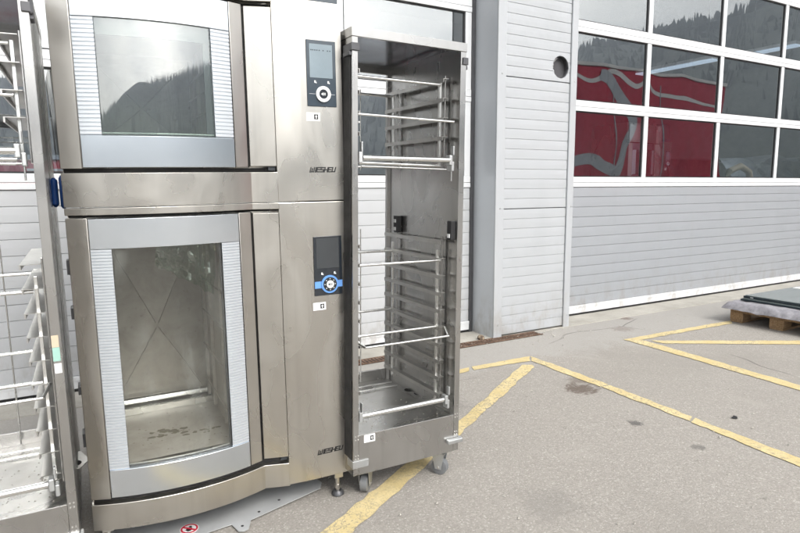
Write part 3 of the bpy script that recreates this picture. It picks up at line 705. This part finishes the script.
    # runners
    def runner(side, z, y0=.07, y1=.606):
        mb = MB()
        if side > 0: mb.prism([(-.004, z), (.024, z), (.024, z-.0025), (-.0015, z-.0025), (-.0015, z-.017), (-.004, z-.017)], y0, y1, 'y')
        else: mb.prism([(-.408, z), (-.436, z), (-.436, z-.0025), (-.4105, z-.0025), (-.4105, z-.017), (-.408, z-.017)], y0, y1, 'y')
        Pt(mb, 'runner', 'runner_steel', bv=0)
    ups = [1.818, 1.735, 1.652, 1.570]; los = [1.109-.0796*k for k in range(10)]
    for z in ups+los:
        runner(1, z); runner(-1, z)
    for (za, zb_) in ((1.43, 1.835), (.345, 1.125)):
        for y in (.100, .522):
            for xa, xb in ((.0245, .030), (-.4425, -.437)):
                mb = MB(); mb.box(xa, xb, y, y+.020, za, zb_); Pt(mb, 'upright', 'rack_steel')
            for xa, xb in ((-.001, .010), (-.4225, -.4115)):
                mb = MB(); mb.box(xa, xb, y+.002, y+.016, za+.01, zb_-.03 if za > 1 else zb_-.06); Pt(mb, 'upright', 'bright_bar')
    bar = lambda pts, r, nm='crossbar', mt='bright_bar': Pt(MB().tube(pts, r, 12), nm, mt, bv=0)
    for z in (1.792, 1.017, .710):
        bar([(-.409, .094, z), (-.0038, .094, z)], .0065)
        bar([(-.409, .530, z+.003), (-.0038, .530, z+.003)], .0065)
    bar([(-.450, .0, 1.630), (-.44, -.0, 1.630), (.002, -.0, 1.626)], .0052); bar([(-.445, .0, 1.60), (-.445, .09, 1.60)], .004)
    bar([(.002, .0, 1.626), (.004, .0, 1.626)], .0075)
    bar([(-.425, .012, 1.462), (-.006, .012, 1.464)], .0115); bar([(-.422, .03, 1.430), (-.01, .03, 1.425)], .0042); bar([(-.39, .16, 1.432), (.01, .16, 1.43)], .004); bar([(.012, .02, 1.445), (.012, .02, 1.375)], .003)
    bar([(-.41, .08, 1.445), (-.01, .08, 1.440)], .0075)
    bar([(-.417, .0, .684), (-.001, .0, .685)], .0052); bar([(-.417, .0, .684), (-.44, .09, .700)], .006); bar([(-.001, .0, .685), (.02, .06, .712)], .005)
    bar([(-.428, .018, .383), (-.012, .018, .383)], .0125)
    bar([(-.43, .56, .302), (.02, .56, .302)], .004); bar([(-.43, .50, .302), (.02, .50, .302)], .004)
    bar([(-.14, .615, 1.13), (-.14, .615, .31)], .003)
    bar([(-.14, .615, 1.83), (-.14, .615, 1.43)], .003)
    # end brackets of the retaining bars
    for z in (1.463, .383):
        for xa, s in ((-.428, -1), (-.010, 1)):
            mb = MB(); mb.box(xa-.016 if s < 0 else xa, xa if s < 0 else xa+.016, .002, .036, z-.020, z+.022)
            mb.box(xa-.006 if s < 0 else xa+.0165, xa if s < 0 else xa+.024, .0, .02, z+.0225, z+.062)
            mb.box(xa-.020 if s < 0 else xa+.0165, xa-.0165 if s < 0 else xa+.030, .010, .046, z-.045, z-.004); mb.build('bar_bracket', 'zinc', root, bevel=.003)
    # black latches
    for y0, y1 in ((.50, .535), (.012, .045)):
        mb = MB(); mb.box(.010, .0365, y0, y1, 1.115, 1.20) ; la = mb.build('latch', 'black_seal', root, bevel=.003)
        for zz in ((1.125, 1.166) if y0 > .1 else (1.125,)):
            mb = MB(); mb.box(.006, .0098, y0+.008, y1-.008, zz, zz+.017); mb.build('latch_pad', 'sticker_white', la)
    # plate with two round holes on the tray
    pl = []; hx = [(.060, .405, .024), (.045, .345, .024)]
    mb = MB(); mb.prism([(-.002, .46), (.075, .455), (.105, .36), (.075, .295), (.018, .292)], .2945, .297, 'z'); lp = mb.build('loose_plate', 'rack_steel', root)
    mb = MB()
    for (hx_, hy_) in ((.040, .415), (.056, .345)):
        mb.prism([(hx_+.022*cos(2*pi*k/20), hy_+.026*sin(2*pi*k/20)) for k in range(20)], .2972, .2978, 'z')
    mb.build('plate_hole', 'dark_gap', lp)
    mb = MB(); rr = random.Random(11)
    for k in range(170):
        x, y = rr.uniform(-.44, .03), (rr.random()**1.6)*.5+.03; r = rr.uniform(.0012, .0045)
        mb.add([(x+r, y, .2943), (x, y+r*1.2, .2943), (x-r, y-r*.6, .2943), (x, y, .2943+r*.9)], [(0, 1, 3), (1, 2, 3), (2, 0, 3), (2, 1, 0)])
    tag(mb.build('crumbs', 'concrete', root), kind='stuff')
    return root
rack = make_rack()
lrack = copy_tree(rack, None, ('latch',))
mm = Matrix(RO).to_4x4(); mm.translation = P_LRACK; lrack.matrix_world = mm
lrack['label'] = 'tall open stainless steel rack left of the stacked ovens, cut off by the picture edge'
for c in lrack.children:
    if c.name.split('.')[0] in ('runner', 'upright') and sum(v.co.x for v in c.data.vertices)/len(c.data.vertices) > -.2 and c.name.split('.')[0] == 'runner':
        c.scale.x = 2.1; c.location.x = .024*(1-2.1)
# things that differ between the two racks
sticker(rack, -.425, -.372, .270, .304, 0.0003)
mb = MB(); mb.box(.040, .060, -.0012, .0, .760, .792); mb.build('sticker', 'sticker_white', lrack)
mb = MB(); mb.box(.0385, .059, -.0012, .0, .800, .845); tag(mb.build('sticker', 'sticker_teal', lrack), 'torn teal sticker')
mb = MB(); mb.box(.038, .058, -.0012, .0, .846, .885); mb.build('sticker', 'sticker_tan', lrack)
mb = MB(); mb.tube([(.074, .33, 1.385), (.074, .33, 1.375), (.074, .33, 1.29), (.074, .33, 1.28)], [.004, .012, .012, .004], 12); mb.build('blue_bumper', 'blue_plastic', lrack)
mb = MB(); mb.box(.0655, .076, -.008, .07, 1.862, 1.915); mb.build('corner_bumper', 'dark_metal', lrack, bevel=.006)

# ------------------------------------------------------------------ folded sheet-metal tray under the ovens with a warning sticker
tr = MB(); poly = [(.015, .155), (-.009, .108), (-.344, .008), (-.355, -.022), (-.368, -.052), (-.388, -.058), (-.407, -.048), (-.420, .012), (-.505, .003), (-.60, -.02), (-.80, -.03), (-.86, .0), (-.84, .45), (-.05, .45)]
tr.prism(poly, .0095, .0120, 'z')
tray = tr.build('metal_sheet', 'tray_grey', None); mm = Matrix(RO).to_4x4(); mm.translation = Vector(P_OVEN)+Vector((0, 0, .004)); tray.matrix_world = mm
tag(tray, 'flat grey sheet metal plate with a red warning sticker, lying under the stacked ovens', 'metal plate')
mb = MB()
for x, y in ((-.03, .16), (-.36, .07), (-.70, .07)): mb.prism([(x+.012*cos(k*pi/6), y+.012*sin(k*pi/6)) for k in range(12)], -.006, .0094, 'z')
mb.build('spacers', 'rubber', tray)
mb = MB()
for x, y in ((-.20, .10), (-.385, -.02), (-.30, .05)): mb.prism([(x+.006*cos(k*pi/6), y+.006*sin(k*pi/6)) for k in range(12)], .0121, .0126, 'z')
mb.build('screw_holes', 'ink', tray)
def disc_plan(c, r0, r1, z0, z1, n=30):
    mb = MB(); mb.ring((c[0], 0), r0, r1, 0, 1, n)
    mb.v = [(v[0], c[1]+v[2], z1+(z0-z1)*v[1]) for v in mb.v]; return mb
sc_ = (-.575, .062)
s = disc_plan(sc_, 0, .036, .0122, .0128).build('warning_sticker', 'sticker_white', tray)
disc_plan(sc_, .026, .033, .0126, .0134).build('sticker_ring', 'sign_red', s)
mb = MB(); mb.prism([(sc_[0]-.024, sc_[1]+.016), (sc_[0]-.018, sc_[1]+.023), (sc_[0]+.024, sc_[1]-.016), (sc_[0]+.018, sc_[1]-.023)], .0126, .0136, 'z'); mb.build('sticker_bar', 'sign_red', s)
mb = disc_plan((sc_[0]+.006, sc_[1]+.012), 0, .006, .0126, .0132, 14); mb.prism([(sc_[0]-.016, sc_[1]-.004), (sc_[0]-.006, sc_[1]+.006), (sc_[0]+.012, sc_[1]+.004), (sc_[0]+.004, sc_[1]-.016), (sc_[0]-.008, sc_[1]-.018)], .0126, .0132, 'z'); mb.build('sticker_figure', 'ink', s)

# ------------------------------------------------------------------ drain channel and stone by the pier
dr = tag(empty('drain_channel', (3.25, 4.03, 0)), 'rusty slotted drain channel in the tarmac at the foot of the slatted pier', 'drain')
mb = MB(); mb.box(-1.5, .55, -.055, .055, .0015, .005); mb.build('channel', 'dark_gap', dr)
mb = MB()
for k in range(68): mb.box(-1.5+.03*k, -1.5+.03*k+.017, -.048, .048, .0052, .009)
mb.box(-1.5, .55, -.06, -.0485, .0052, .0105); mb.box(-1.5, .55, .0485, .06, .0052, .0105); mb.build('grate', 'rust', dr)
bm = bmesh.new(); bmesh.ops.create_icosphere(bm, subdivisions=3, radius=.032)
for v in bm.verts:
    v.co *= 1+.28*noise.noise(v.co*22); v.co.z = v.co.z*.85+.021
me = bpy.data.meshes.new('stone'); bm.to_mesh(me); bm.free(); me.materials.append(M['stone'])
st = bpy.data.objects.new('stone', me); col.objects.link(st); st.location = (3.19, 4.11, 0); tag(st, 'small brown stone lying at the corner of the pier by the drain', 'stone')
dm = MB(); rr = random.Random(21)
for k in range(420):
    if k < 220: x, y = rr.uniform(2.6, 4.3), rr.gauss(4.0, .1)
    else: x, y = rr.uniform(.8, 6), rr.uniform(1.0, 4.0)
    if y > 4.06 and x > 3.3: y = 4.02
    r = rr.uniform(.003, .009); a = rr.uniform(0, 6)
    dm.add([(x+r*cos(a), y+r*sin(a), .0055), (x+r*cos(a+2), y+r*sin(a+2), .0055), (x+r*cos(a+4), y+r*sin(a+4), .0055), (x, y, .0055+r*.9)], [(0, 1, 3), (1, 2, 3), (2, 0, 3), (2, 1, 0)])
tag(dm.build('grit', 'concrete'), 'loose grit and small stones scattered on the tarmac', 'grit', kind='stuff')
lf = MB(); lf.add([(0, 0, .006), (.04, .01, .012), (.06, .0, .005), (.036, -.014, .011), (.024, -.024, .005)], [(0, 1, 3), (1, 2, 3), (0, 3, 4)])
lf = lf.build('dead_leaf', 'ink'); lf.location = (3.33, 1.92, .0); tag(lf, 'dark curled leaf lying on the tarmac between the yellow lines', 'leaf')

# ------------------------------------------------------------------ pallet with felt and glazed units
pal = tag(empty('wooden_pallet', (5.80, 3.44, 0)), 'wooden pallet on the tarmac in front of the grey door', 'pallet')
for bx in (0, .53, 1.06):
    for by in (-.14, -.52, -.90):
        mb = MB(); mb.box(bx, bx+.14, by, by+.13 if by > -.8 else by+.13, .022, .10); mb.build('block', 'wood', pal, bevel=.004)
for by in (-.14, -.52, -.90):
    mb = MB(); mb.box(0, 1.2, by+.005, by+.125, .0, .0215); mb.build('bottom_board', 'wood', pal, bevel=.003)
for bx in (0, .53, 1.06):
    mb = MB(); mb.box(bx, bx+.14, -.90, -.01, .1005, .122); mb.build('stringer_board', 'wood', pal, bevel=.003)
for k in range(5):
    mb = MB(); y = -.12-.194*k; mb.box(-.005, 1.205, y, y+.115, .1225, .142); mb.build('deck_board', 'wood', pal, bevel=.003)
fm = MB(); nx, ny = 60, 50; gv = []
for layer in (0, 1):
    for i in range(nx+1):
        for j in range(ny+1):
            u, v = i/nx, j/ny; x = -.09+1.34*u; y = .03-1.02*v
            e = min(u, 1-u, v, 1-v); rnd = min(1, e/.05); rnd = sqrt(1-(1-rnd)**2)
            th = .030+.026*rnd if layer else .0
            z = .146+(.028 if not layer else .028)+(rnd*.027 if layer else -rnd*.027)+.012*noise.noise((x*7, y*7, 2))*(1 if layer else 0)+.007*noise.noise((x*17, y*17, 4))*(1 if layer else 0)
            sag = -.035*max(0, (-.0-x)/.09)**2 if x < 0 else 0
            gv.append((x+.012*noise.noise((y*6, layer, 1)), y+.012*noise.noise((x*6, 2, layer)), z+sag))
w_ = ny+1; off_ = (nx+1)*w_; fs_ = []
for i in range(nx):
    for j in range(ny):
        fs_.append((i*w_+j, i*w_+j+1, (i+1)*w_+j+1, (i+1)*w_+j)); fs_.append(tuple(off_+k for k in (i*w_+j, (i+1)*w_+j, (i+1)*w_+j+1, i*w_+j+1)))
for i in range(nx):
    for a in (0, ny): fs_.append((i*w_+a, (i+1)*w_+a, off_+(i+1)*w_+a, off_+i*w_+a))
for j in range(ny):
    for a in (0, nx): fs_.append((a*w_+j, a*w_+j+1, off_+a*w_+j+1, off_+a*w_+j))
fm.add(gv, fs_, True)
fe = fm.build('felt_blanket', 'felt'); fe.location = (5.80, 3.44, .0); tag(fe, 'folded grey felt blanket between the pallet and the glazed units', 'blanket')
def unit(z0, z1, x0, x1, y0, y1, lab):
    r_ = tag(empty('glazed_unit', (x0, y1, z0)), lab, 'glass unit', 'glazed units stacked flat on the pallet')
    mb = MB(); mb.box(0, x1-x0, y0-y1, 0, 0, z1-z0-.006); mb.build('edge_frame', 'pane_edge', r_, bevel=.003)
    mb = MB(); mb.box(.012, x1-x0-.012, y0-y1+.012, -.012, z1-z0-.0058, z1-z0); mb.build('pane', 'pane_top', r_, bevel=.001)
    return r_
unit(.204, .226, 5.925, 7.12, 2.46, 3.41, 'lower black edged glass unit lying on grey felt'); u2 = unit(.2275, .256, 5.955, 7.10, 2.44, 3.40, 'upper black edged glass unit with a paper note on top')
mb = MB(); mb.box(.86, 1.0, -.12, -.03, .0287, .0293); mb.build('note', 'sticker_white', u2)
mb = MB(); mb.box(-.0008, .0, -.10, -.07, .008, .014); mb.build('edge_label', 'sticker_white', u2)

# ------------------------------------------------------------------ inside the hall: lamps, machine, covered stack, hose
for (x, z, ya, yb) in ((12.2, 3.95, 7.9, 9.8), (14.0, 4.3, 7.2, 8.3)):
    r_ = tag(empty('strip_light', (x, (ya+yb)/2, z)), 'cool white strip light hanging in the hall, %s' % ('the longer one' if x < 13 else 'the shorter one'), 'lamp', 'strip lights in the hall')
    h = (yb-ya)/2; mb = MB(); mb.box(-.12, .12, -h, h, .03, .10); mb.build('housing', 'white_rail', r_)
    mb = MB(); mb.box(-.13, .13, -h, h, -.0, .029); mb.build('diffuser', 'lamp', r_)
    mb = MB()
    for y in (-h*.8, h*.8): mb.tube([(0, y, .10), (0, y, 6-z)], .008, 6)
    mb.build('hanger', 'dark_metal', r_)
inner = copy_tree(lower); inner2 = copy_tree(upper)
for o, lb in ((inner, 'lower baking oven standing inside the hall behind the right door windows'), (inner2, 'upper baking oven inside the hall behind the right door windows')):
    o.matrix_world = Matrix.Translation((8.75, 6.4, 0)); o['label'] = lb; o['group'] = 'ovens inside the hall'
tm = MB(); gv = []; nx, nz_ = 40, 30
for i in range(nx+1):
    for j in range(nz_+1):
        u, v = i/nx, j/nz_; x = 3.2*u; z = 2.15*v*(.82+.18*noise.noise((u*5, 3, 1)))
        gv.append((x, -.25+.55*v*v+.18*noise.noise((x*2.2, z*2.2, 0))+.07*noise.noise((x*6, z*6, 4)), z))
for i in range(nx+1): gv.append((3.2*i/nx, 1.3, 1.8))
for i in range(nx+1): gv.append((3.2*i/nx, 1.4, 0))
w_ = nz_+1; B0 = (nx+1)*w_
fs_ = [(i*w_+j, (i+1)*w_+j, (i+1)*w_+j+1, i*w_+j+1) for i in range(nx) for j in range(nz_)]
fs_ += [(i*w_+nz_, (i+1)*w_+nz_, B0+i+1, B0+i) for i in range(nx)]+[(B0+i, B0+i+1, B0+nx+1+i+1, B0+nx+1+i) for i in range(nx)]
tm.add(gv, fs_, True); tp = tm.build('tarpaulin', 'tarp'); tp.location = (9.1, 5.4, .005); tag(tp, 'crumpled grey plastic sheet draped over a stack inside the hall, behind the right panes', 'tarpaulin')
hz_ = MB(); hz_.tube([(7.85, 5.05, .03), (7.95, 5.05, .6), (8.05, 5.02, 1.30), (8.2, 5.0, 1.55), (8.45, 5.0, 1.62), (8.75, 5.05, 1.55), (9.0, 5.1, 1.2), (9.05, 5.1, .03)], .045, 12)
tag(hz_.build('hose', 'hose_tan'), 'thick tan hose looped inside the hall behind the lowest right panes', 'hose')

# ------------------------------------------------------------------ across the yard, seen only mirrored
lor = tag(empty('lorry_trailer', (10.0, -2.0, 0)), 'red curtain sided lorry trailer across the yard, mirrored in the right door windows', 'trailer')
mb = MB(); mb.box(.3, 7.2, -2.5, -.03, 1.15, 4.2); mb.build('box_body', 'red', lor, bevel=.03)
mb = MB()
for k in range(4): mb.box(.45+2.1*k, .48+2.1*k, -.029, -.012, 1.2, 4.0)
mb.build('curtain_strap', 'cool_grey', lor)
def stripe2(pts, w):
    m_ = stripe(pts, w); m_.v = [(v[0], v[1]+.006, v[2]) for v in m_.v]; return m_
def stripe(pts, w):
    mb = MB(); P = [Vector(p) for p in pts]; Q = []
    for i in range(len(P)-1):
        p0, p1, p2, p3 = P[max(i-1, 0)], P[i], P[i+1], P[min(i+2, len(P)-1)]
        for k in range(6):
            t = k/6; Q.append(.5*((2*p1)+(p2-p0)*t+(2*p0-5*p1+4*p2-p3)*t*t+(3*p1-p0-3*p2+p3)*t**3))
    vs = []
    for i, q_ in enumerate(Q):
        d = (Q[min(i+1, len(Q)-1)]-Q[max(i-1, 0)]).normalized(); n_ = Vector((-d.y, d.x))*w*(.5+.5*sin(i/len(Q)*pi)**.5)
        vs += [(q_.x+n_.x-10, -.022, q_.y+n_.y), (q_.x-n_.x-10, -.022, q_.y-n_.y)]
    mb.add(vs, [(2*i, 2*i+1, 2*i+3, 2*i+2) for i in range(len(Q)-1)]); return mb
stripe([(x, z-.42) for x, z in ((10.35, 4.3), (11.13, 4.43), (11.86, 4.34), (12.17, 4.46), (12.42, 4.56), (12.71, 4.52), (13.03, 4.35), (13.34, 4.28), (13.8, 4.42), (14.22, 4.25), (15.06, 4.22), (15.95, 4.21), (16.9, 4.1))], .05).build('warp_stripe', 'white_rail', lor); stripe2([(x, z-.15) for x, z in ((12.07, 4.2), (12.37, 4.12), (12.76, 3.78), (13.22, 3.26), (13.28, 2.86), (13.0, 2.54), (12.87, 2.15), (12.66, 1.92), (12.28, 2.06), (11.97, 2.25), (11.17, 2.18), (10.35, 2.2))], .17).build('warp_stripe', 'cool_grey', lor)  # wavy reflections bent by the panes, shaped into stripes on the trailer
mb = MB(); mb.box(.28, 7.22, -2.52, .0, 4.205, 4.27); mb.build('top_rail', 'white_rail', lor)
mb = MB(); mb.box(.28, 7.22, -2.52, .0, 1.0, 1.145); mb.build('side_rail', 'white_rail', lor)
mb = MB(); mb.box(.4, 7.1, -2.0, -.5, .75, .995); mb.build('chassis', 'lorry_dark', lor)
for x in (1.2, 2.4, 3.6):
    for y in (-2.2, -.35):
        mb = MB(); mb.tube([(x, y-.14, .5), (x, y-.12, .5), (x, y+.12, .5), (x, y+.14, .5)], [.42, .5, .5, .42], 24); w = mb.build('wheel', 'rubber', lor)
for y in (-2.1, -.4):
    mb = MB(); mb.box(5.4, 5.55, y-.06, y+.06, .05, .98); mb.box(5.3, 5.65, y-.12, y+.12, .0, .05); mb.build('support_leg', 'lorry_dark', lor)

# red cabinet inside the hall behind the left door
rc = tag(empty('tool_cabinet', (-1.6, 6.2, .004)), 'red steel tool cabinet inside the hall, just showing over the sill of the left door', 'cabinet')
mb = MB(); mb.box(0, 2.6, 0, .7, .10, 1.60); mb.build('body', 'red', rc, bevel=.01)
for k in range(4):
    for j_ in range(6):
        d_ = MB(); d_.box(.03+.645*k, .645*k+.635, -.02, -.0005, .14+.24*j_, .14+.24*j_+.225); d_ = d_.build('drawer', 'red', rc, bevel=.004)
        h_ = MB(); h_.box(.12+.645*k, .545+.645*k, -.035, -.0205, .30+.24*j_, .32+.24*j_); h_.build('handle', 'white_rail', d_)
mb = MB(); mb.box(-.02, 2.62, -.03, .72, 1.6005, 1.64); mb.build('worktop', 'cool_grey', rc, bevel=.004)
mb = MB(); mb.box(.03, 2.57, .03, .67, .0, .0995); mb.build('plinth', 'lorry_dark', rc)

# ------------------------------------------------------------------ air: thin haze in the valley, with the sky outside it
hz = MB(); hz.box(-315, 315, -315, 315, -1.5, 100); hm_ = bpy.data.materials.new('haze'); hm_.use_nodes = True; t_ = hm_.node_tree; t_.nodes.clear()
v_ = t_.nodes.new('ShaderNodeVolumePrincipled'); v_.inputs['Color'].default_value = (.80, .88, 1.0, 1); v_.inputs['Density'].default_value = .0021; v_.inputs['Anisotropy'].default_value = .55
o_ = t_.nodes.new('ShaderNodeOutputMaterial'); t_.links.new(v_.outputs[0], o_.inputs['Volume'])
tag(hz.build('haze', hm_), kind='stuff')
